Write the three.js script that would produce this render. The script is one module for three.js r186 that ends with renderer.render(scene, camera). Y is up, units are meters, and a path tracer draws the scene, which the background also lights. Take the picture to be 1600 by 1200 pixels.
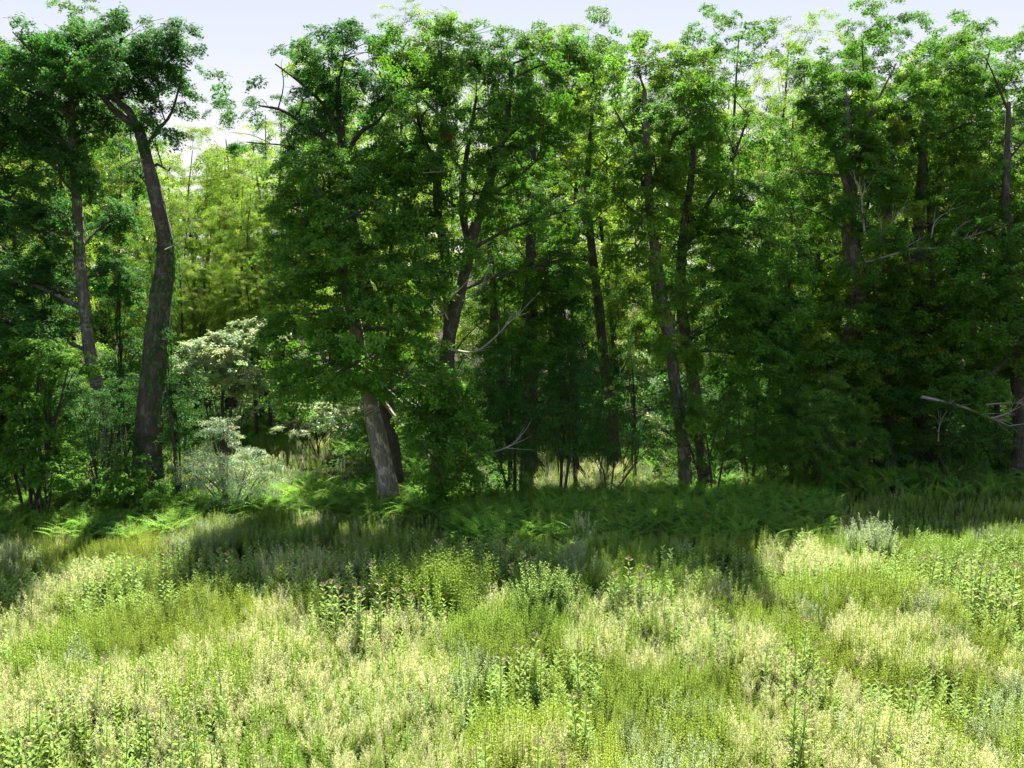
import * as THREE from 'three';
import { mergeGeometries } from 'three/addons/utils/BufferGeometryUtils.js';

// ---------------------------------------------------------------- camera, sky, sun, exposure
const scene = new THREE.Scene();
const EYE = 7, FOCAL = 1256, PITCH = Math.atan(160 / FOCAL);
const camera = new THREE.PerspectiveCamera(2 * THREE.MathUtils.radToDeg(Math.atan(600 / FOCAL)), 4 / 3, 0.1, 1500);
camera.position.set(0, EYE, 0);
camera.rotation.set(-PITCH, 0, 0);
scene.add(camera);

const renderer = new THREE.WebGLRenderer({ antialias: true });
renderer.setSize(1024, 768);
renderer.toneMapping = THREE.LinearToneMapping;
renderer.toneMappingExposure = 4.3;
renderer.shadowMap.enabled = true;

const ELEV = THREE.MathUtils.degToRad(57), AZ = THREE.MathUtils.degToRad(5);
const SUN = new THREE.Vector3(Math.sin(AZ) * Math.cos(ELEV), Math.sin(ELEV), -Math.cos(AZ) * Math.cos(ELEV));
{ // clear summer sky: blue overhead, pale towards the horizon and round the sun
  const W = 512, H = 256, data = new Float32Array(W * H * 4), v = new THREE.Vector3();
  for (let j = 0; j < H; j++) for (let i = 0; i < W; i++) {
    const up = ((j + 0.5) / H - 0.5) * Math.PI, round = ((i + 0.5) / W - 0.5) * 2 * Math.PI;
    v.set(Math.cos(round) * Math.cos(up), Math.sin(up), Math.sin(round) * Math.cos(up));
    const h = Math.max(0, v.y), low = Math.exp(-h * 3.2), near = Math.max(0, v.dot(SUN));
    const glow = 0.4 * Math.pow(near, 60) + 0.12 * Math.pow(near, 8);
    const k = v.y < 0 ? Math.max(0.25, 1 + v.y * 4) : 1, o = 4 * (j * W + i);
    data[o] = (0.06 + 0.3 * low + glow) * k;
    data[o + 1] = (0.1 + 0.235 * low + glow * 0.97) * k;
    data[o + 2] = (0.19 + 0.095 * low + glow * 0.9) * k;
    data[o + 3] = 1;
  }
  const sky = new THREE.DataTexture(data, W, H, THREE.RGBAFormat, THREE.FloatType);
  sky.mapping = THREE.EquirectangularReflectionMapping;
  sky.magFilter = sky.minFilter = THREE.LinearFilter;
  sky.needsUpdate = true;
  scene.background = sky;
  scene.environment = sky;
}
const sun = new THREE.DirectionalLight(new THREE.Color(1, 0.94, 0.82), 5);
sun.position.copy(SUN).multiplyScalar(90).add(new THREE.Vector3(0, 0, -25));
sun.target.position.set(0, 0, -25);
sun.castShadow = true;
Object.assign(sun.shadow.camera, { left: -50, right: 50, top: 50, bottom: -50, near: 1, far: 200 });
sun.shadow.mapSize.set(4096, 4096);
scene.add(sun, sun.target);

// ---------------------------------------------------------------- helpers
const V = (x, y, z) => new THREE.Vector3(x, y, z);
function rand(seed) {
  let a = seed * 2654435761 >>> 0;
  return () => { a |= 0; a = a + 0x6D2B79F5 | 0; let t = Math.imul(a ^ a >>> 15, 1 | a); t = t + Math.imul(t ^ t >>> 7, 61 | t) ^ t; return ((t ^ t >>> 14) >>> 0) / 4294967296; };
}
const hash = (x, y, s = 0) => { let h = Math.imul(x, 374761393) + Math.imul(y, 668265263) + Math.imul(s, 1442695041) | 0; h = Math.imul(h ^ h >>> 13, 1274126177); return ((h ^ h >>> 16) >>> 0) / 4294967296; };
function noise(x, y, s = 0) {
  const i = Math.floor(x), j = Math.floor(y), u = x - i, v = y - j, a = u * u * (3 - 2 * u), b = v * v * (3 - 2 * v);
  return THREE.MathUtils.lerp(THREE.MathUtils.lerp(hash(i, j, s), hash(i + 1, j, s), a), THREE.MathUtils.lerp(hash(i, j + 1, s), hash(i + 1, j + 1, s), a), b);
}
const fbm = (x, y, s = 0) => 0.55 * noise(x, y, s) + 0.29 * noise(x * 2.1, y * 2.1, s + 7) + 0.16 * noise(x * 4.3, y * 4.3, s + 13);
// the place a sight line through a point of a 1600 x 1200 view meets at a given distance ahead
function at(x, y, d) {
  const X = (x - 800) / FOCAL, Y = (600 - y) / FOCAL, c = Math.cos(PITCH), s = Math.sin(PITCH), k = d / (Y * s + c);
  return V(X * k, EYE + (Y * c - s) * k, -d);
}
const px = (n, d) => n * d / FOCAL;
const used = {};
function numbered(name) { const n = used[name] = (used[name] ?? -1) + 1; return n ? `${name}_${String(n).padStart(3, '0')}` : name; }
function tag(o, label, category, group, kind) {
  o.userData = { label, category };
  if (group) o.userData.group = group;
  if (kind) o.userData.kind = kind;
  return o;
}
function shade(o) { o.castShadow = o.receiveShadow = true; return o; }
function thing(name, position, label, category, group) {
  const g = new THREE.Group(); g.name = numbered(name); g.position.copy(position); scene.add(g);
  return tag(g, label, category, group);
}
function part(name, geometry, material, parent) { const m = shade(new THREE.Mesh(geometry, material)); m.name = name; parent.add(m); return m; }

// ground relief
const groundY = (x, d) => 0.35 * (fbm(x * 0.07 + 9, d * 0.07 + 4, 3) - 0.5) + Math.max(0, d - 60) * 0.03;
const onGround = (x, d) => V(x, groundY(x, d), -d);
// point of the ground under a column of the view, d metres ahead
const col = (x, d) => { const p = at(x, 600, d); return onGround(p.x, d); };

// where sunlight reaches the ground: gaps in the wood (ground coordinates x, distance)
const SX = SUN.x / SUN.y, SD = -SUN.z / SUN.y;
function sunlit(x, d) {
  const w = 1.3 * (fbm(x * 0.55, d * 0.55, 21) - 0.5) + 0.9 * (noise(x * 1.7, d * 1.7, 22) - 0.5);
  if (d < 15.7 + 0.7 * w + 0.35 * Math.max(0, -x - 3) * 0.3 && x > -9.2 + w && x < 6.5) return true;
  if (x >= 5.6 + w + 0.25 * Math.max(0, d - 18) && d < 20.6 + w * 1.4) return true;
  if (x < -9 && d < 14.6 + w) return true;
  const left = -9.2 - 0.12 * Math.max(0, 23 - d) + w * 0.8, right = -7.2 - 0.06 * Math.max(0, 23 - d) + w * 0.8;
  if ((d < 27.6 + w || (d > 28.6 && d < 33 && x > -9.6)) && x > left && x < right) return true;
  if (d > 22.8 && d < 29.8 && x > -12.6 && x <= left + 0.5) return true;
  if (d > 26.4 && d < 30.8 && x > 0.2 + 0.4 * w && x < 4.9 + 0.4 * w) return true;
  if (d > 28 && fbm(x * 0.5, d * 0.5, 31) > 0.63) return true;
  return false;
}
const inBeam = (p) => sunlit(p.x - SX * (p.y - 0.6), -p.z - SD * (p.y - 0.6));

// ---------------------------------------------------------------- materials
function leafMaterial(r, g, b, coat = 0.25, through = 0.5) {
  return new THREE.MeshPhysicalMaterial({ color: new THREE.Color().setRGB(r, g, b), roughness: 1, transmission: through, thickness: 0, ior: 1.35, clearcoat: coat, clearcoatRoughness: 0.42, side: THREE.DoubleSide, vertexColors: true, specularIntensity: 0.15 });
}
const M = {
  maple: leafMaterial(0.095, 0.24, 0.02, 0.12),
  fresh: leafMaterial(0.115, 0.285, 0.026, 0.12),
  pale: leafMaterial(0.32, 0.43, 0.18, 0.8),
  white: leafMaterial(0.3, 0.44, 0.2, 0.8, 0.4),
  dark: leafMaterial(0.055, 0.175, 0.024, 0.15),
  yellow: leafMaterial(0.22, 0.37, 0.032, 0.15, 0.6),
  spring: leafMaterial(0.15, 0.31, 0.026, 0.12, 0.55),
  goldenrod: leafMaterial(0.32, 0.46, 0.07, 0.12, 0.42),
  silver: leafMaterial(0.33, 0.43, 0.2, 0.2, 0.35),
  plume: leafMaterial(0.68, 0.7, 0.38, 0, 0.45),
  milkweed: leafMaterial(0.28, 0.41, 0.1, 0.2, 0.4),
  grass: leafMaterial(0.22, 0.42, 0.05, 0.12, 0.42),
  fern: leafMaterial(0.14, 0.32, 0.032, 0.1, 0.45),
  flower: leafMaterial(0.27, 0.2, 0.16, 0, 0.3),
  rust: leafMaterial(0.4, 0.12, 0.04, 0, 0.4),
  stem: new THREE.MeshStandardMaterial({ color: new THREE.Color().setRGB(0.16, 0.2, 0.07), roughness: 0.9 }),
};
function barkMaterial(base, lichen, seed) {
  const N = 512, data = new Uint8Array(N * N * 4), hgt = new Uint8Array(N * N * 4);
  const wrap = (x, y, fx, fy, s) => { // periodic value noise
    const X = x / N * fx, Y = y / N * fy, i = Math.floor(X), j = Math.floor(Y), u = X - i, v = Y - j, a = u * u * (3 - 2 * u), b = v * v * (3 - 2 * v), H = (p, q) => hash((p + fx) % fx, (q + fy) % fy, s);
    return THREE.MathUtils.lerp(THREE.MathUtils.lerp(H(i, j), H(i + 1, j), a), THREE.MathUtils.lerp(H(i, j + 1), H(i + 1, j + 1), a), b);
  };
  for (let y = 0; y < N; y++) for (let x = 0; x < N; x++) {
    const bend = 14 * wrap(x, y, 4, 6, seed);
    const ridge = 1 - Math.abs(2 * wrap((x + bend) % N, y, 22, 5, seed + 1) - 1), fine = wrap(x, y, 64, 32, seed + 2), patch = wrap(x, y, 7, 9, seed + 3) * 0.6 + wrap(x, y, 20, 26, seed + 4) * 0.4;
    const h = 0.25 + 0.6 * Math.pow(ridge, 1.5) + 0.15 * fine, t = 0.55 + 0.45 * h + 0.15 * (fine - 0.5), l = THREE.MathUtils.smoothstep(patch, 0.55, 0.72), o = 4 * (y * N + x);
    for (let c = 0; c < 3; c++) data[o + c] = 255 * Math.pow(Math.min(1, THREE.MathUtils.lerp(base[c], lichen[c], l) * t), 1 / 2.2);
    hgt[o] = hgt[o + 1] = hgt[o + 2] = Math.min(255, 255 * h); data[o + 3] = hgt[o + 3] = 255;
  }
  const tex = (d, srgb) => { const t = new THREE.DataTexture(d, N, N); t.wrapS = t.wrapT = THREE.RepeatWrapping; t.magFilter = THREE.LinearFilter; if (srgb) t.colorSpace = THREE.SRGBColorSpace; t.needsUpdate = true; return t; };
  return new THREE.MeshStandardMaterial({ map: tex(data, true), bumpMap: tex(hgt), bumpScale: 0.06, roughness: 0.95 });
}
M.bark = barkMaterial([0.072, 0.058, 0.046], [0.13, 0.122, 0.1], 11);
M.greyBark = barkMaterial([0.12, 0.105, 0.088], [0.24, 0.225, 0.195], 37);
M.speckledBark = barkMaterial([0.22, 0.195, 0.17], [0.46, 0.43, 0.38], 83);
M.darkBark = barkMaterial([0.06, 0.05, 0.04], [0.095, 0.085, 0.07], 61);
M.dead = new THREE.MeshStandardMaterial({ color: new THREE.Color().setRGB(0.3, 0.275, 0.24), roughness: 0.9 });

// ---------------------------------------------------------------- wood: tapered, slightly crooked round limbs
function limbGeometry(points, radii, sides = 8, step = 0.35, wob = 0.08, seed = 1) {
  const curve = new THREE.CatmullRomCurve3(points, false, 'centripetal'), L = curve.getLength(), n = Math.max(3, Math.min(60, Math.ceil(L / step)));
  const pos = [], uv = [], idx = [], T = V(), N = V(), B = V(), prev = V(0.3, 0, 1).normalize(), P = V();
  for (let i = 0; i <= n; i++) {
    const t = i / n; curve.getPoint(t, P); curve.getTangent(t, T);
    N.copy(prev).addScaledVector(T, -prev.dot(T)).normalize(); prev.copy(N); B.crossVectors(T, N);
    const f = t * (radii.length - 1), k = Math.min(radii.length - 2, Math.floor(f)), r0 = THREE.MathUtils.lerp(radii[k], radii[k + 1], f - k);
    for (let s = 0; s <= sides; s++) {
      const a = s / sides * 2 * Math.PI, r = r0 * (1 + wob * 2 * (noise((s % sides) * 1.3, i * 0.55, seed) - 0.5));
      pos.push(P.x + r * (N.x * Math.cos(a) + B.x * Math.sin(a)), P.y + r * (N.y * Math.cos(a) + B.y * Math.sin(a)), P.z + r * (N.z * Math.cos(a) + B.z * Math.sin(a)));
      uv.push(s / sides * (r0 > 0.25 ? 2 : 1), t * L * 0.55);
    }
  }
  const w = sides + 1;
  for (let i = 0; i < n; i++) for (let s = 0; s < sides; s++) { const a = i * w + s; idx.push(a, a + 1, a + w, a + 1, a + w + 1, a + w); }
  const g = new THREE.BufferGeometry();
  g.setAttribute('position', new THREE.Float32BufferAttribute(pos, 3)); g.setAttribute('uv', new THREE.Float32BufferAttribute(uv, 2)); g.setIndex(idx); g.computeVertexNormals();
  return g;
}

// ---------------------------------------------------------------- leaves
class Leaves {
  constructor() { this.p = []; this.n = []; this.c = []; this.i = []; }
  // one leaf: outline [along, across] fanned round a centre, tip direction t, surface normal up, folded a little along the midrib
  leaf(o, t, up, size, outline, tone, fold = 0.12, droop = 0.15) {
    const side = V().crossVectors(up, t).normalize(), nrm = V().crossVectors(t, side).normalize(), b = this.p.length / 3, r = tone[0], g = tone[1], bl = tone[2];
    for (const [u, w] of outline) {
      const h = Math.abs(w) * fold - u * u * droop;
      this.p.push(o.x + size * (u * t.x + w * side.x + h * nrm.x), o.y + size * (u * t.y + w * side.y + h * nrm.y), o.z + size * (u * t.z + w * side.z + h * nrm.z));
      const q = w * fold * 1.5; this.n.push(nrm.x - side.x * q, nrm.y - side.y * q, nrm.z - side.z * q); this.c.push(r, g, bl);
    }
    for (let k = 1; k < outline.length - 1; k++) this.i.push(b, b + k, b + k + 1);
  }
  blade(o, t, up, size, width, tone, bend) { // a narrow arching grass blade
    const side = V().crossVectors(up, t).normalize(), nrm = V().crossVectors(t, side).normalize(), b = this.p.length / 3;
    [0, 0.3, 0.65, 1].forEach((u, i) => {
      const q = o.clone().addScaledVector(t, size * u).addScaledVector(nrm, -bend * size * u * u), w = width * [0.8, 1, 0.8, 0.1][i];
      for (const e of [-w, w]) { this.p.push(q.x + side.x * e, q.y + side.y * e, q.z + side.z * e); this.n.push(nrm.x + t.x * bend * u, nrm.y + t.y * bend * u, nrm.z + t.z * bend * u); this.c.push(...tone); }
    });
    for (let i = 0; i < 6; i += 2) this.i.push(b + i, b + i + 1, b + i + 2, b + i + 1, b + i + 3, b + i + 2);
  }
  bar(a, b, r, tone) { // thin three-sided twig
    const t = V().subVectors(b, a).normalize(), x = V(0.31, 0.2, 0.93).cross(t).normalize(), y = V().crossVectors(t, x), k = this.p.length / 3;
    for (let e = 0; e < 2; e++) for (let s = 0; s < 3; s++) {
      const q = s * 2.094, nx = x.x * Math.cos(q) + y.x * Math.sin(q), ny = x.y * Math.cos(q) + y.y * Math.sin(q), nz = x.z * Math.cos(q) + y.z * Math.sin(q), c = e ? b : a, rr = e ? r * 0.6 : r;
      this.p.push(c.x + nx * rr, c.y + ny * rr, c.z + nz * rr); this.n.push(nx, ny, nz); this.c.push(...tone);
    }
    for (let s = 0; s < 3; s++) { const s2 = (s + 1) % 3; this.i.push(k + s, k + s2, k + 3 + s, k + s2, k + 3 + s2, k + 3 + s); }
  }
  build() {
    const g = new THREE.BufferGeometry();
    g.setAttribute('position', new THREE.Float32BufferAttribute(this.p, 3)); g.setAttribute('normal', new THREE.Float32BufferAttribute(this.n, 3)); g.setAttribute('color', new THREE.Float32BufferAttribute(this.c, 3)); g.setIndex(this.i);
    return g;
  }
}
const OUT = {
  maple: [[0.12, 0], [-0.05, -0.16], [0.06, -0.5], [0.3, -0.24], [0.66, -0.5], [0.6, -0.17], [1, 0], [0.6, 0.17], [0.66, 0.5], [0.3, 0.24], [0.06, 0.5], [-0.05, 0.16], [-0.05, -0.16]],
  oval: [[0, 0], [0.3, -0.24], [0.7, -0.2], [1, 0], [0.7, 0.2], [0.3, 0.24]],
  slim: [[0, 0], [0.4, -0.1], [1, 0], [0.4, 0.1]],
  broad: [[0, 0], [0.35, -0.22], [0.75, -0.17], [1, 0], [0.75, 0.17], [0.35, 0.22]],
  slim2: [[0, 0], [0.45, -0.17], [1, 0], [0.45, 0.17]],
  tiny: [[0, 0], [0.45, -0.3], [1, 0], [0.45, 0.3]],
};
const tone = (R, s = 0.3) => { const k = 1 - s / 2 + s * R(), y = 0.9 + 0.25 * R(); return [k * y, k, k * (0.8 + 0.4 * R())]; };
// a bough: a drooping twig along +x with side twigs, hung with leaves that lie nearly level
function bough(seed, { len = 0.9, wide = 0.5, side = 8, per = 9, leaf = 0.09, shape = OUT.maple, tilt = 0.75, thick = 0.24 } = {}) {
  const R = rand(seed), L = new Leaves(), brown = [0.9, 0.5, 1.2];
  const axis = (t) => V(len * t, 0.1 * len * t - 0.26 * len * t * t, 0.05 * Math.sin(t * 4 + seed));
  for (let k = 0; k < 4; k++) L.bar(axis(k / 4), axis((k + 1) / 4), 0.008 * (1 - k / 6), brown);
  const put = (p, dir) => {
    const t = V(dir.x + (R() - 0.5) * 1.8, 0.1 - 0.8 * R(), dir.z + (R() - 0.5) * 1.8).normalize(), up = V((R() - 0.5) * 2 * tilt, 1, (R() - 0.5) * 2 * tilt).normalize();
    L.leaf(p, t, up, leaf * (0.6 + 0.6 * R()), shape, tone(R));
  };
  for (let s = 0; s < side * 2; s++) {
    const t = 0.15 + 0.85 * (s + R()) / (side * 2), a = axis(t), sgn = s % 2 ? 1 : -1, reach = wide * (1.1 - 0.65 * t) * (0.6 + 0.6 * R());
    const dir = V(0.75, -0.15 * R(), sgn).normalize(), b = a.clone().addScaledVector(dir, reach); b.y -= 0.12 * reach + thick * (R() - 0.5);
    L.bar(a, b, 0.004, brown);
    for (let k = 0; k < per; k++) { const q = 0.1 + 0.95 * R(); put(V().lerpVectors(a, b, q).add(V((R() - 0.5) * 0.12, (R() - 0.5) * thick, (R() - 0.5) * 0.12)), dir); }
  }
  for (let k = 0; k < per * 2; k++) put(axis(0.3 + 0.7 * R()).add(V(0, (R() - 0.5) * thick, (R() - 0.5) * 0.15)), V(1, 0, (R() - 0.5)));
  return L.build();
}
const BOUGH = {
  maple: [1, 2, 3].map((s) => bough(s)),
  fine: [4, 5].map((s) => bough(s, { leaf: 0.075, side: 8, per: 9, shape: OUT.oval, wide: 0.46 })),
  loose: [6, 7].map((s) => bough(s, { leaf: 0.1, side: 6, per: 5, shape: OUT.oval, tilt: 0.8, thick: 0.22 })),
  big: [8, 9].map((s) => bough(s, { leaf: 0.13, side: 7, per: 6, shape: OUT.maple, tilt: 0.6, thick: 0.24 })),
  far: [10, 11].map((s) => bough(s, { leaf: 0.17, side: 6, per: 5, len: 1.2, wide: 0.6, shape: OUT.oval, tilt: 0.6, thick: 0.25 })),
};
const X1 = V(1, 0, 0);
function boughMatrix(p, dir, R, scale) {
  const x = V(dir.x, dir.y, dir.z).normalize(), up = V((R() - 0.5) * 0.7, 1, (R() - 0.5) * 0.7), z = V().crossVectors(x, up).normalize(), y = V().crossVectors(z, x);
  const m = new THREE.Matrix4().makeBasis(x, y, z); m.scale(V(scale, scale, scale)); return m.setPosition(p);
}
// boughs that fill a rounded, tiered mass of foliage
function fillMass(out, c, r, R, density, prune, scale = 1) {
  scale *= 0.74; const n = Math.round(density * 5.2 * (r.x * r.y + r.x * r.z + r.y * r.z) / scale / scale);
  for (let k = 0; k < n; k++) {
    const a = R() * 2 * Math.PI, v = R() * 2 - 1 + 0.15, q = Math.sqrt(Math.max(0, 1 - Math.min(1, v * v))), rho = 0.35 + 0.65 * Math.sqrt(R());
    let y = Math.max(-1, Math.min(1, v)) * r.y * rho; const tier = 0.5 * scale; y = THREE.MathUtils.lerp(y, Math.round(y / tier) * tier, 0.3);
    const p = V(c.x + Math.cos(a) * q * r.x * rho, c.y + y, c.z + Math.sin(a) * q * r.z * rho);
    if (prune && prune(p) && R() < 0.98) continue;
    const b = a + (R() - 0.5) * 1.6, s = scale * (0.65 + 0.55 * R());
    p.x -= Math.cos(b) * 0.4 * s; p.z -= Math.sin(b) * 0.4 * s;
    if (p.y < 0.15) continue;
    out.push({ m: boughMatrix(p, V(Math.cos(b), 0.2 - 0.85 * R() + 0.2 * v, Math.sin(b)), R, s), k: 0.72 + 0.5 * R(), r: 0.82 + 0.36 * R() });
  }
}
function instanced(name, geometry, material, list, parent, origin) {
  const m = shade(new THREE.InstancedMesh(geometry, material, Math.max(1, list.length))), c = new THREE.Color();
  list.forEach((e, i) => {
    const q = e.m.clone(); if (origin) { q.elements[12] -= origin.x; q.elements[13] -= origin.y; q.elements[14] -= origin.z; }
    m.setMatrixAt(i, q); m.setColorAt(i, c.setRGB(e.k * (e.r ?? 1), e.k, e.k * (e.b ?? 1)));
  });
  m.name = name; if (parent) parent.add(m); else scene.add(m);
  m.userData.kind = 'stuff';
  return m;
}
function crownParts(name, boughs, geos, material, parent, origin) {
  geos.forEach((g, k) => { const list = boughs.filter((_, i) => i % geos.length === k); if (list.length) instanced(name, g, material, list, parent, origin); });
}

// a tree at the wood's edge: trunk through given view points, foliage masses [x, y, rx, ry, depth offset] given the same way
function tree(name, label, { d, trunk, radii, bark = M.bark, masses = [], leaves = M.maple, geos = BOUGH.maple, seed = 1, density = 1.5, forks = [], dead = [], extra, prune = inBeam, scale = 1, group, category = 'tree' }) {
  const R = rand(seed * 97 + 5), pts = trunk.map(([x, y], i) => at(x, y, d + 0.25 * Math.sin(i * 1.7 + seed)));
  const base = onGround(pts[0].x, -pts[0].z); pts[0].y = base.y - 0.15;
  const g = thing(name, base, label, category, group), rel = (p) => p.clone().sub(base), rad = radii.map((r) => px(r, d));
  rad[0] *= 1.25;
  part('trunk', limbGeometry(pts.map(rel), rad, 12, 0.25, 0.14, seed), bark, g);
  const curve = new THREE.CatmullRomCurve3(pts, false, 'centripetal'), samples = curve.getPoints(60);
  const radAt = (i) => { const f = i / 60 * (rad.length - 1), k = Math.min(rad.length - 2, Math.floor(f)); return THREE.MathUtils.lerp(rad[k], rad[k + 1], f - k); };
  const stems = [...samples.map((p, i) => ({ p, r: radAt(i) }))];
  for (const f of forks) {
    const fp = f.pts.map(([x, y, dd = 0]) => at(x, y, d + dd)), fr = f.r.map((r) => px(r, d));
    part('limb', limbGeometry(fp.map(rel), fr, 9, 0.25, 0.14, seed + 3), bark, g);
    new THREE.CatmullRomCurve3(fp, false, 'centripetal').getPoints(24).forEach((p, i) => stems.push({ p, r: THREE.MathUtils.lerp(fr[0], fr[fr.length - 1], i / 24) }));
  }
  const boughs = [], twigs = [];
  for (const [x, y, rx, ry, dd = 0, thin] of masses) {
    const c = at(x, y, d + dd), r = V(px(rx, d), px(ry, d), Math.max(0.7, px(rx, d) * 0.75));
    const before = boughs.length; fillMass(boughs, c, r, R, thin ? 0.7 : density, thin ? null : prune, scale);
    if (boughs.length - before < 8) continue;
    // the limb that carries it leaves the nearest stem lower down
    let best = null, cost = 1e9;
    for (const s of stems) { const k = s.p.distanceTo(c) + Math.abs(c.y - 1.1 - s.p.y) * 0.9; if (k * (0.85 + 0.5 * R()) < cost && s.p.y > base.y + 4.4) { cost = k; best = s; } }
    if (best) {
      const len = best.p.distanceTo(c), mid = V().lerpVectors(best.p, c, 0.5).add(V((R() - 0.5) * 0.4, 0.12 * len * (R() - 0.2), (R() - 0.5) * 0.4)), r0 = Math.min(best.r * 0.6, 0.02 + 0.016 * len + 0.014 * r.x);
      part('limb', limbGeometry([best.p, mid, c].map(rel), [r0, r0 * 0.65, r0 * 0.4], 6, 0.3, 0.12, seed + 5), bark, g);
      for (let k = 0; k < 6; k++) {
        const a = R() * 6.28, e = V(c.x + Math.cos(a) * r.x * 0.8, c.y + (R() * 1.3 - 0.5) * r.y, c.z + Math.sin(a) * r.z * 0.8), st = V().lerpVectors(mid, c, 0.3 + 0.7 * R());
        if (prune && prune(e)) continue;
        const m2 = V().lerpVectors(st, e, 0.5).add(V((R() - 0.5) * 0.2, 0.12, (R() - 0.5) * 0.2));
        twigs.push(limbGeometry([st, m2, e].map(rel), [r0 * 0.36, r0 * 0.25, 0.006], 4, 0.4, 0.05, k));
      }
    }
  }
  if (twigs.length) part('twigs', mergeGeometries(twigs), bark, g).userData.kind = 'stuff';
  for (const [pts2, r = 2, dd = -0.4] of dead) { // bare grey branches
    const dp = pts2.map(([x, y], i) => at(x, y, d + dd + 0.12 * Math.sin(i * 2.3))), r0 = px(r * 0.6, d), b = part('dead_branch', limbGeometry(dp.map(rel), [r0, r0 * 0.75, r0 * 0.45, r0 * 0.2], 5, 0.2, 0.15, seed), M.dead, g), tw = [];
    const cv = new THREE.CatmullRomCurve3(dp), L = cv.getLength();
    for (let k = 0; k < Math.round(L * 5); k++) {
      const t = 0.2 + 0.8 * R(), a = cv.getPoint(t), tn = cv.getTangent(t), e = a.clone().add(V(tn.x + (R() - 0.5) * 1.6, tn.y + (R() - 0.35) * 1.5, (R() - 0.5)).multiplyScalar((0.2 + 0.45 * R()) * 0.9)), mm = V().lerpVectors(a, e, 0.5).add(V((R() - 0.5) * 0.12, (R() - 0.5) * 0.12, 0));
      tw.push(limbGeometry([a, mm, e].map(rel), [r0 * 0.35, r0 * 0.25, 0.003], 4, 0.2, 0.1, k));
    }
    if (tw.length) { const t2 = shade(new THREE.Mesh(mergeGeometries(tw), M.dead)); t2.name = 'twigs'; t2.userData.kind = 'stuff'; b.add(t2); }
  }
  if (boughs.length) crownParts('crown', boughs, geos, leaves, g, base);
  if (extra) extra(g, base, stems, R);
  return g;
}
// creeper leaves clinging to a stem
function creeper(from, to, n, spread = 0.2) {
  return (g, base, stems, R) => {
    const L = new Leaves();
    for (let k = 0; k < n; k++) {
      const s = stems[Math.floor((from + (to - from) * R()) * 60)], a = R() * 6.28, n2 = V(Math.cos(a), 0.2, Math.sin(a)), rr = s.r + 0.02 + spread * R() * R();
      const p = s.p.clone().sub(base).add(V(n2.x * rr, (R() - 0.5) * 0.4, n2.z * rr));
      L.leaf(p, V(n2.x * 0.4, -1, n2.z * 0.4 + (R() - 0.5) * 0.5).normalize(), n2.normalize(), 0.09 + 0.07 * R(), OUT.broad, tone(R));
    }
    const m = part('creeper_leaves', L.build(), M.dark, g); m.userData.kind = 'stuff';
  };
}

// ---------------------------------------------------------------- ground
{
  const xs = [], ds = [], pos = [], colr = [], uv = [], idx = [];
  for (let i = -70; i <= 70; i++) { const t = i / 70; xs.push(Math.sign(t) * (34 * Math.abs(t) + 420 * Math.pow(Math.abs(t), 5))); }
  for (let j = 0; j <= 120; j++) { const t = j / 120; ds.push(-60 + 66 * Math.min(1, t * 6) + 44 * t + 620 * Math.pow(t, 6)); }
  for (const d of ds) for (const x of xs) {
    pos.push(x, groundY(x, d), -d); uv.push(x * 0.4, d * 0.4);
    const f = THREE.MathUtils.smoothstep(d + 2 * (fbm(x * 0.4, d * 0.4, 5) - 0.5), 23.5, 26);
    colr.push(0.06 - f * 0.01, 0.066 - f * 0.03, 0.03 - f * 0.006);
  }
  const w = xs.length;
  for (let j = 0; j + 1 < ds.length; j++) for (let i = 0; i + 1 < w; i++) { const a = j * w + i; idx.push(a, a + 1, a + w, a + 1, a + w + 1, a + w); }
  const g = new THREE.BufferGeometry();
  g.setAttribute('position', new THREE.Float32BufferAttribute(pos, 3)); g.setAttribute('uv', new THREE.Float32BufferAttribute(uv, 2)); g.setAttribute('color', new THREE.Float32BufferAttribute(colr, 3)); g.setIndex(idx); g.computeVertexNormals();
  const N = 512, data = new Uint8Array(N * N * 4);
  for (let y = 0; y < N; y++) for (let x = 0; x < N; x++) {
    const k = 0.55 + 0.45 * (0.6 * hash(x >> 1, y >> 1, 3) + 0.4 * noise(x / 8 % 64, y / 8 % 64, 4)), o = 4 * (y * N + x), warm = 0.9 + 0.2 * hash(x >> 2, y >> 2, 9);
    data[o] = 255 * Math.min(1, k * warm); data[o + 1] = 255 * k; data[o + 2] = 255 * k * 0.95; data[o + 3] = 255;
  }
  const t = new THREE.DataTexture(data, N, N); t.wrapS = t.wrapT = THREE.RepeatWrapping; t.magFilter = THREE.LinearFilter; t.colorSpace = THREE.SRGBColorSpace; t.needsUpdate = true;
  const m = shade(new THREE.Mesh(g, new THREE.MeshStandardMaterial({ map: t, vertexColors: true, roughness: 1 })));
  m.name = 'ground'; m.userData = { kind: 'structure', label: 'soil of the meadow and leaf litter of the wood floor', category: 'ground' }; scene.add(m);
}

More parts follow.
